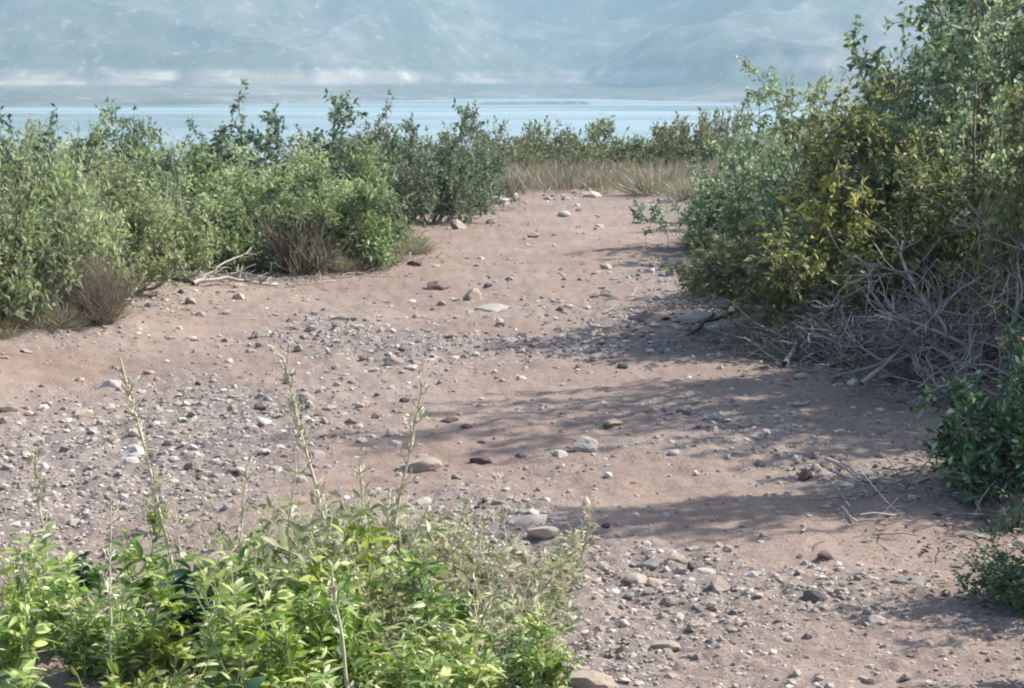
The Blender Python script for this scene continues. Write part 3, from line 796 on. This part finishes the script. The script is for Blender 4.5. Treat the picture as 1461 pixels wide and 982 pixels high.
def rock_mesh(seed, mat, flat=.55):
    r = np.random.default_rng(seed); v, f = ICO2[0].copy(), ICO2[1]
    for _ in range(9):                       # chip the ball with random planes: angular broken stone
        nrm = norm(r.normal(0, 1, 3)); d = r.uniform(.5, .82)
        over = np.maximum(0, v @ nrm - d); v = v - over[:, None] * nrm
    v = v * (1 + r.normal(0, .025, (len(v), 1)))
    v = v * np.array([1, r.uniform(.6, .95), flat * r.uniform(.8, 1.25)])
    v = v / np.abs(v[:, 0]).max()
    m = MB(); m.add(v, f); return m.mesh('rock', mat, False)
RM = {}
for nm, mt in (('pale', R_PALE), ('grey', R_GREY), ('dark', R_DARK), ('red', R_RED), ('tan', R_TAN)):
    RM[nm] = [rock_mesh(hash_ * 7 + len(nm), mt, fl) for hash_, fl in ((1, .35), (2, .5), (3, .65), (4, .8))]
def rock(u, v, w, kind, shape, label, group='loose stones on the trail', sink=.36, rz=None, pt=None):
    p = on_ground(u, v) if pt is None else pt
    r = w / 2 / F_PX * math.hypot(p[1], p[0])
    zf = float(ground_z(np.array([p[0]]), np.array([p[1]]), True)[0])
    hh = r * (.35, .5, .65, .8)[shape]
    o = link('rock', RM[kind][shape], None, (p[0], p[1], zf + hh * (1 - 2 * sink) * .8), rngp.uniform(-.5, .5) if rz is None else rz, (r, r, r))
    o.rotation_euler[0] = rngp.uniform(-.12, .12); o.rotation_euler[1] = rngp.uniform(-.12, .12)
    tag(o, label, 'rock', group); return o
for u, v, w, kd, sh, lab in [
    (702, 441, 56, 'pale', 0, 'whitish flat elongated rock in the middle of the trail'),
    (626, 412, 36, 'red', 2, 'reddish brown rounded rock left of the whitish flat rock'),
    (592, 379, 28, 'red', 0, 'small flat dark red stone near the left bank shrubs'),
    (922, 457, 66, 'dark', 0, 'dark grey flat slab at the right side of the trail'),
    (990, 458, 64, 'grey', 0, 'grey flat slab just right of the dark slab'),
    (166, 554, 46, 'pale', 1, 'pale blocky stone with a shaded left face on the left dirt'),
    (598, 672, 72, 'tan', 0, 'large whitish block of stone behind the weed stalk'),
    (716, 290, 32, 'pale', 1, 'pale stone at the far end of the trail on its left'),
    (768, 270, 26, 'pale', 2, 'pale upright stone at the trail end before the dry grass'),
    (1297, 834, 52, 'grey', 0, 'thin grey slab in the shadow near the smallest green bush'),
    (1006, 820, 44, 'pale', 1, 'whitish wedge stone in the stony patch at lower right'),
    (908, 828, 42, 'tan', 1, 'tan stone casting a dark shadow in the lower stony patch'),
    (930, 806, 44, 'grey', 0, 'flat grey stone left of the whitish wedge'),
    (966, 802, 36, 'tan', 1, 'tan stone just above the whitish wedge'),
    (866, 753, 16, 'dark', 2, 'small dark stone on bare dirt beside the pale weed'),
    (752, 747, 70, 'pale', 0, 'long flat pale stone beside the last weeds at the dirt edge'),
    (706, 742, 50, 'tan', 0, 'flat tan stone left of the long flat pale one'),
    (776, 768, 52, 'tan', 0, 'flat tan stone below the long flat pale one'),
    (1178, 797, 28, 'red', 1, 'reddish stone alone on smooth dirt at lower right'),
    (744, 651, 20, 'dark', 1, 'small dark stone on the smooth dirt right of the whitish block'),
    (686, 660, 34, 'red', 0, 'flat reddish stone between the whitish block and the dark stone'),
    (890, 527, 20, 'dark', 2, 'dark stone at the upper edge of the big shadow'),
    (976, 588, 28, 'dark', 1, 'dark stone inside the big shadow across the trail'),
    (950, 922, 46, 'tan', 0, 'flat tan stone near the bottom of the picture on the trail'),
    (836, 974, 90, 'tan', 0, 'broad flat tan stone at the bottom edge beside the weeds'),
    (1252, 886, 36, 'pale', 1, 'pale stone below the shadow at lower right'),
    (1172, 872, 30, 'tan', 1, 'tan stone in the gravel left of the pale lower right stone'),
    (413, 545, 20, 'tan', 3, 'upright tan stone behind the tall middle weed stalk'),
    (376, 606, 36, 'pale', 1, 'bright grey stone in the gravel heap left of the middle weed stalk'),
    (340, 612, 34, 'grey', 2, 'rough grey stone beside the bright one in the gravel heap'),
    (571, 352, 18, 'dark', 2, 'dark round stone at the foot of the small bright shrub'),
    (652, 312, 26, 'pale', 1, 'pale stone below the pale brown twig clump'),
    (812, 640, 13, 'tan', 1, 'tan stone between the two long shadows'),
    (1030, 470, 50, 'pale', 0, 'pale slab under the dead branches by the grey slab'),
    (480, 458, 36, 'dark', 0, 'dark flat stone in the upper gravel band'),
    (565, 520, 34, 'grey', 1, 'grey stone at the lower edge of the gravel band'),
    (470, 583, 22, 'tan', 2, 'tan stone on dirt right of the tall middle weed stalk'),
    (1240, 975, 24, 'dark', 2, 'dark stone in the shadow along the bottom edge'),
    (640, 600, 28, 'dark', 0, 'dark flat stone at the tip of the big shadow'),
    (565, 636, 26, 'pale', 1, 'pale pebble just above the large whitish block'),
]:
    rock(u, v, w, kd, sh, lab)

ZONES = [
    (lambda u, v: v < 345, 'small stone on the far stretch of the trail before the dry grass', 'stones on the far trail'),
    (lambda u, v: v < 470 and u > 860, 'small stone beside the bushes on the upper right of the trail', 'stones on the upper right trail'),
    (lambda u, v: v < 460, 'small stone scattered on the trail below the left bank shrubs', 'stones below the left bank'),
    (lambda u, v: v < 535, 'small stone in the grey gravel band across the trail', 'stones in the gravel band'),
    (lambda u, v: u > 640 and v < 700, 'small stone in or beside the long shadows across the trail', 'stones around the shadows'),
    (lambda u, v: u < 640 and v < 720, 'small stone in the stony ground behind the tall weed stalks', 'stones behind the weeds'),
    (lambda u, v: u < 840, 'small stone lying among the foreground weeds', 'stones among the weeds'),
    (lambda u, v: True, 'small stone in the stony patch at lower right', 'stones at lower right'),
]
def project(x, y, z):
    d = np.stack([x, y, z - EYE], -1)
    fwd = np.array([0, math.cos(PITCH), -math.sin(PITCH)]); upv = np.array([0, math.sin(PITCH), math.cos(PITCH)])
    w = d @ fwd
    return W0 / 2 + F_PX * d[..., 0] / w, H0 / 2 - F_PX * (d @ upv) / w
def on_trail(x, y):
    lo = np.interp(y, [4, 9.5, 12, 13.5, 15, 16.5, 20, 24, 27], [-3, -3.3, -3.2, -3.0, -2.3, -1.3, -.9, -.5, -.3])
    hi = np.interp(y, [4, 6.5, 8, 10.2, 12, 15, 20, 27], [1.7, 1.8, 2.1, 2.2, 1.5, 1.5, 1.7, 2.4])
    return (x > lo) & (x < hi)
rs = np.random.default_rng(12)
# candidates spread evenly over what the photo shows, kept by how stony the ground is
cnt = 0
while cnt < 235:
    u = rs.uniform(-10, 1470); v = 275 + (1000 - 275) * rs.uniform() ** 1.15
    p = flat_ground(u, v); x, y = p[0], p[1]
    if not on_trail(np.array([x]), np.array([y]))[0]: continue
    if rs.uniform() > .12 + gravelness(np.array([x]), np.array([y]))[0]: continue
    wpx = np.clip(rs.lognormal(math.log(17), .38), 10, 40) * (.75 + .45 * (v - 275) / 700)
    kd = rs.choice(['pale', 'grey', 'tan', 'red', 'dark'], p=[.33, .24, .33, .06, .04]); sh = int(rs.integers(4))
    for test, lab, grp in ZONES:
        if test(u, v): break
    rock(u, v, wpx, kd, sh, lab, grp, rz=rs.uniform(0, 6.28)); cnt += 1

# loose gravel too fine to count
def gravel_mesh():
    r = np.random.default_rng(13); v0, f0 = ICO0
    N = 62000
    v = 268 + (1100 - 268) * r.uniform(0, 1, N) ** 1.0; u = r.uniform(-150, 1600, N)
    dyv = (H0 / 2 - v) / F_PX
    dz = -math.sin(PITCH) + dyv * math.cos(PITCH); t = EYE / -dz
    x = (u - W0 / 2) / F_PX * t; y = (math.cos(PITCH) + dyv * math.sin(PITCH)) * t
    k = on_trail(x, y) & (r.uniform(0, 1, N) < .07 + 1.0 * gravelness(x, y) ** 1.3)
    x, y = x[k], y[k]; n_ = len(x)
    z = ground_z(x, y, True)
    rad = np.clip(r.lognormal(math.log(2.7), .55, n_), 1.2, 10) / F_PX * y * np.interp(y, [4, 8, 20], [1.15, 1, .9])
    V = v0[None] * (1 + r.normal(0, .22, (n_, 12, 1)))
    V = V * np.stack([np.ones(n_), r.uniform(.6, 1, n_), r.uniform(.35, .85, n_)], 1)[:, None]
    a = r.uniform(0, 6.28, n_); ca, sa = np.cos(a)[:, None], np.sin(a)[:, None]
    V = np.stack([V[..., 0] * ca - V[..., 1] * sa, V[..., 0] * sa + V[..., 1] * ca, V[..., 2]], -1) * rad[:, None, None]
    V = V + np.stack([x, y, z + rad * .05], 1)[:, None]
    F = (np.arange(n_) * 12)[:, None, None] + f0[None]
    m = MB(); m.add(V, F.reshape(-1, 3)); return m.mesh('gravel', GRAVEL_MAT, False)
tag(link('gravel', gravel_mesh()), 'loose mixed gravel covering the trail', 'gravel', kind='stuff')

# dead leaves and twigs under the bushes
def litter():
    r = np.random.default_rng(14); m = MB(); n_ = 1300
    cs = [flat_ground(*c) for c in ((1180, 530), (1300, 540), (1400, 560), (1060, 480), (330, 405), (300, 400), (280, 402), (60, 455), (430, 392), (1420, 730), (1000, 440))]
    ci = r.integers(0, len(cs), n_)
    c = np.array(cs)[ci]
    x = c[:, 0] + r.normal(0, .33, n_); y = c[:, 1] + r.normal(0, .3, n_)
    P0 = np.stack([x, y, ground_z(x, y, True) + r.uniform(.005, .02, n_)], 1)
    a = r.uniform(0, 6.28, n_)
    C = curves(r, P0, np.stack([np.cos(a), np.sin(a), r.normal(.05, .12, n_)], 1), r.uniform(.05, .28, n_), 3, 0, .35)
    tubes(m, C, r.uniform(.0015, .0045, (n_, 1)) * np.ones((1, 4)), 3)
    return m.mesh('twig_litter', DEAD)
tag(link('twig_litter', litter()), 'dead twigs littering the ground under the bushes', 'litter', kind='stuff')

def leaf_litter():
    r = np.random.default_rng(15); m = MB(); n_ = 5200
    edge = [(-20, 470), (60, 462), (130, 462), (200, 432), (260, 405), (330, 405), (430, 396), (500, 388), (570, 362), (640, 310), (1000, 340), (1030, 400), (1050, 450), (1080, 490),
            (1180, 520), (1280, 550), (1380, 580), (1390, 660), (1380, 720), (1430, 790), (1440, 860), (560, 375), (90, 466), (1120, 505)]
    cs = np.array([flat_ground(*c) for c in edge]); c = cs[r.integers(0, len(cs), n_)]
    x = c[:, 0] + r.normal(0, .28, n_); y = c[:, 1] + r.normal(0, .32, n_)
    P = np.stack([x, y, ground_z(x, y, True) + r.uniform(.004, .015, n_)], 1); a = r.uniform(0, 6.28, n_)
    leaves(m, r, P, np.stack([np.cos(a), np.sin(a), r.normal(.1, .2, n_)], 1), r.uniform(.015, .05, n_), r.uniform(.006, .018, n_), 1, .3, .3, .9)
    return m.mesh('leaf_litter', LITTER, False)
tag(link('leaf_litter', leaf_litter()), 'fallen dry leaves along the feet of the bushes', 'litter', kind='stuff')

# ------------------------------------------------------------------ foreground weeds
def weed_mesh(seed, H, n_stem, per, leaf, leafmat, stemmat=STEMGREEN, spread=.55, basal=8, stem_r=.0028, wob=.25, segs=3):
    r = np.random.default_rng(seed)
    az = r.uniform(0, 6.28, n_stem); tl = r.uniform(0, spread, n_stem)
    D = np.stack([np.sin(tl) * np.cos(az), np.sin(tl) * np.sin(az), np.cos(tl)], 1)
    P0 = np.stack([r.normal(0, .025, n_stem), r.normal(0, .025, n_stem), np.full(n_stem, -.02)], 1)
    C = curves(r, P0, D, H * r.uniform(.55, 1.05, n_stem), 6, .35, wob)
    # side shoots
    si = np.repeat(np.arange(n_stem), 3); t = r.uniform(.25, .85, len(si)); p, d = along(C[si], t)
    C2 = curves(r, p, norm(d + r.normal(0, .6, (len(si), 3))), H * r.uniform(.15, .35, len(si)), 6, .5, wob)
    m = MB(); tubes(m, C, stem_r * np.linspace(1, .45, 7)[None] * np.ones((n_stem, 1)), 5)
    tubes(m, C2, stem_r * .6 * np.linspace(1, .45, 7)[None] * np.ones((len(C2), 1)), 4)
    A = np.concatenate([C, C2]); 
    li = np.concatenate([np.repeat(np.arange(n_stem), per), np.repeat(np.arange(n_stem, len(A)), max(2, per // 2))])
    tt = r.uniform(.12, 1.0, len(li)); p, d = along(A[li], tt)
    side_ = norm(r.normal(0, 1, (len(li), 3)) * np.array([1, 1, .3]))
    dl = norm(d * .55 + side_ * .8)
    if basal:
        a = r.uniform(0, 6.28, basal); p = np.concatenate([p, np.zeros((basal, 3)) + np.array([0, 0, .01])])
        dl = np.concatenate([dl, np.stack([np.cos(a), np.sin(a), r.uniform(.3, .9, basal)], 1)]); tt = np.concatenate([tt, np.zeros(basal)])
    sz = (1.15 - .5 * tt) * r.uniform(.65, 1.2, len(tt))
    f = MB(); leaves(f, r, p, dl, leaf[0] * sz, leaf[1] * sz * r.uniform(.8, 1.2, len(sz)), segs, .45, .3, .5)
    return m.mesh('stems', stemmat), f.mesh('leaves', leafmat, True)
WEEDS = {
    'green': [weed_mesh(s, .34, 8, 15, (.056, .0155), L_WEED) for s in (1, 2, 3)],
    'lime': [weed_mesh(s, .30, 7, 13, (.055, .016), L_LIME) for s in (4, 5)],
    'dark': [weed_mesh(s, .24, 5, 10, (.07, .034), L_DKWEED, basal=10) for s in (6, 7)],
    'pale': [weed_mesh(s, .30, 8, 6, (.048, .015), L_PALE, STRAW, spread=.6, stem_r=.0024, wob=.35, basal=3) for s in (8, 9, 10)],
}
def weed(kind, u, v, s, label, group, k=None):
    p = on_ground(u, v)
    pr = WEEDS[kind][int(rngp.integers(len(WEEDS[kind]))) if k is None else k]
    e = bpy.data.objects.new('weed_plant', None); COL.objects.link(e); e.empty_display_size = .1
    e.location = p; e.rotation_euler = (0, 0, rngp.uniform(0, 6.28)); e.scale = (s, s, s)
    tag(e, label, 'weed', group)
    link('stems', pr[0], e); link('leaves', pr[1], e)
rw = np.random.default_rng(21)
GW = 'leafy weeds in the foreground patch'
for i in range(40):
    u = rw.uniform(-90, 640); v = rw.uniform(965, 1180) if i % 4 else rw.uniform(900, 970)
    if u > 480: v = max(v, 960)
    if i % 5 == 2:
        weed('lime', u, v, rw.uniform(.75, 1.1), 'yellow green weed among the green ones along the bottom left', 'yellow green weeds in the patch'); continue
    weed('green', u, v, rw.uniform(.6, 1.25), 'bright green narrow leaved weed in the dense patch along the bottom left', GW)
for i in range(22):
    u = rw.uniform(560, 790); v = rw.uniform(960, 1130) - (790 - u) * .12
    weed('green' if i % 2 else 'pale', u, v, rw.uniform(.6, .9), 'low green weed at the thinning right end of the foreground patch' if i % 2 else 'pale sparse weed at the thinning right end of the foreground patch',
         'weeds at the right end of the patch')
for u, v, lab in [(5, 960, 'yellow green weed at the left edge of the foreground patch'), (520, 1030, 'yellow green weed with upright blades at the bottom middle of the patch'),
                  (470, 830, 'yellow green weed beside the tall middle stalk'), (630, 790, 'small yellow green weed right of the slanting stalk'),
                  (600, 1060, 'yellow green weed at the bottom edge under the slanting stalk'), (225, 760, 'small yellow green weed at the foot of the left tall stalk')]:
    weed('lime', u, v, .95 if v > 900 else .5, lab, 'yellow green weeds')
for u, v, s, lab in [(300, 950, 1.25, 'dark broad leaved weed in the middle of the green patch'), (110, 850, .6, 'small dark broad leaved weed standing above the left part of the patch'),
                     (745, 985, .7, 'dark leaved weed near the right end of the patch'), (60, 1090, 1.0, 'dark broad leaved weed near the bottom left corner'),
                     (370, 1110, 1.0, 'dark broad leaved weed at the bottom edge under the middle stalk'), (210, 1080, 1.0, 'dark broad leaved weed low in the left half of the patch')]:
    weed('dark', u, v, s, lab, 'dark broad leaved weeds')
for i in range(44):
    u = rw.uniform(340, 800); v = rw.uniform(800, 975)
    if u < 420: v = rw.uniform(850, 960)
    if u > 680: v = max(v, 850)
    weed('pale', u, v, rw.uniform(.6, 1.4) * (1 if u < 620 else .65), 'pale sage coloured dry weed behind the green patch beside the stones', 'pale weeds behind the green patch')
for i in range(10):
    u = rw.uniform(-20, 330); v = rw.uniform(840, 930)
    weed('pale', u, v, rw.uniform(.4, .7), 'thin pale weed behind the left part of the green patch', 'thin pale weeds on the left')
for u, v, sc_, lab in [(470, 900, 1.75, 'tall sage green weed beside the tall middle stalk'), (535, 890, 1.6, 'tall sage green weed below the slanting stalk'), (420, 930, 1.5, 'tall sage green weed left of the tall middle stalk'), (590, 920, 1.35, 'sage green weed right of the slanting stalk')]:
    weed('pale', u, v, sc_, lab, 'tall sage green weeds')
for u, v, sc_, lab in [(500, 930, 1.45, 'tall yellow green weed in the middle of the patch'), (450, 960, 1.3, 'tall yellow green weed low at the middle of the patch')]:
    weed('lime', u, v, sc_, lab, 'tall yellow green weeds')
weed('pale', 815, 815, .75, 'lone pale weed standing at the edge of the bare dirt', None, 1)

def stalk(seed, base, tip, vtop_off, r0, label, pods=16, bent=.1, leafy=6):
    r0 = r0 * (1.4 if seed < 70 else 1.2); pods = int(pods * 1.8)
    r = np.random.default_rng(seed)
    p = on_ground(*base); y = p[1]
    up_m = (base[1] - tip[1]) / F_PX * y; dx = (tip[0] - base[0]) / F_PX * y
    k = 10; t = np.linspace(0, 1, k + 1)
    c = np.stack([dx * t ** 1.1, r.normal(0, .04) * t + .02 * np.sin(t * 3), up_m * t], 1)
    c = c + np.cumsum(r.normal(0, .004, c.shape), 0) * np.array([1, 1, .2]); c[0, 2] -= .03
    m = MB(); tubes(m, c[None], (r0 * np.linspace(1, .5, k + 1))[None], 5)
    e = bpy.data.objects.new('dry_weed_stalk', None); COL.objects.link(e); e.empty_display_size = .1; e.location = p
    tag(e, label, 'weed stalk', 'tall dry stalks rising from the weeds' if seed < 70 else 'thin straw stems among the weeds')
    C = np.repeat(c[None], pods, 0); tp = np.clip(r.beta(2.6, 1.3, pods), .1, 1); pp, d = along(C, tp)
    tw = curves(r, pp, norm(d * .9 + r.normal(0, .5, (pods, 3))), r.uniform(.012, .05, pods), 3, .3, .2)
    tubes(m, tw, r0 * .42 * np.ones((pods, 1)) * np.linspace(1, .7, 4)[None], 4)
    link('stem', m.mesh('stem', STRAW), e)
    f = MB(); q = np.repeat(np.arange(pods), 3); ee, dd = along(tw[q], np.full(len(q), .95))
    leaves(f, r, ee, norm(dd + r.normal(0, .5, dd.shape)), r.uniform(.012, .03, len(q)), r.uniform(.004, .009, len(q)), 2, .3, .5, 0.0)
    link('seed_sprays', f.mesh('seed_sprays', STRAW, True), e)
    g = MB(); tl = r.uniform(.05, .6, leafy); pp, d = along(np.repeat(c[None], leafy, 0), tl)
    leaves(g, r, pp, norm(d * .5 + r.normal(0, .7, (leafy, 3))), r.uniform(.03, .06, leafy), r.uniform(.008, .016, leafy), 3, .6, .4, .3)
    link('leaves', g.mesh('leaves', L_PALE, True), e)
for i, a in enumerate([
    ((262, 880), (186, 490), .0044, 'tall pale leaning stalk rising on the left of the weed patch', 26),
    ((500, 880), (410, 492), .0046, 'tall pale leaning stalk in the middle of the weed patch', 30),
    ((540, 900), (607, 535), .0040, 'dark thin stalk slanting right with seed pods near its tip', 22),
    ((75, 900), (60, 645), .0030, 'short straight pale stalk near the left edge', 24),
    ((335, 890), (346, 660), .0028, 'short thin stalk between the two tall leaning stalks', 16),
    ((520, 860), (520, 640), .0030, 'short dark stalk right of the tall middle stalk', 14),
    ((400, 900), (440, 560), .0026, 'thin curved stalk with a hooked tip beside the tall middle stalk', 14),
    ((830, 830), (838, 715), .0024, 'short pale stalk with pods at the edge of the bare dirt', 14),
    ((500, 1060), (470, 800), .0040, 'pale bare stem standing in the bottom middle of the green patch', 6),
    ((160, 1000), (150, 700), .0026, 'faint thin stalk right of the short straight pale one', 12),
    ((700, 900), (690, 735), .0026, 'small straw stalk beside the flat tan stones', 14)]):
    stalk(40 + i, a[0], a[1], 0, a[2], a[3], a[4])

rz_ = np.random.default_rng(31)
for i in range(26):
    u = rz_.uniform(-10, 760); v = rz_.uniform(880, 1010); h = rz_.uniform(90, 210)
    stalk(70 + i, (u, v), (u + rz_.normal(0, 28), v - h), 0, rz_.uniform(.0016, .0026), 'thin straw coloured stem mixed into the leafy foreground weeds', int(rz_.integers(4, 12)), .1, 5)
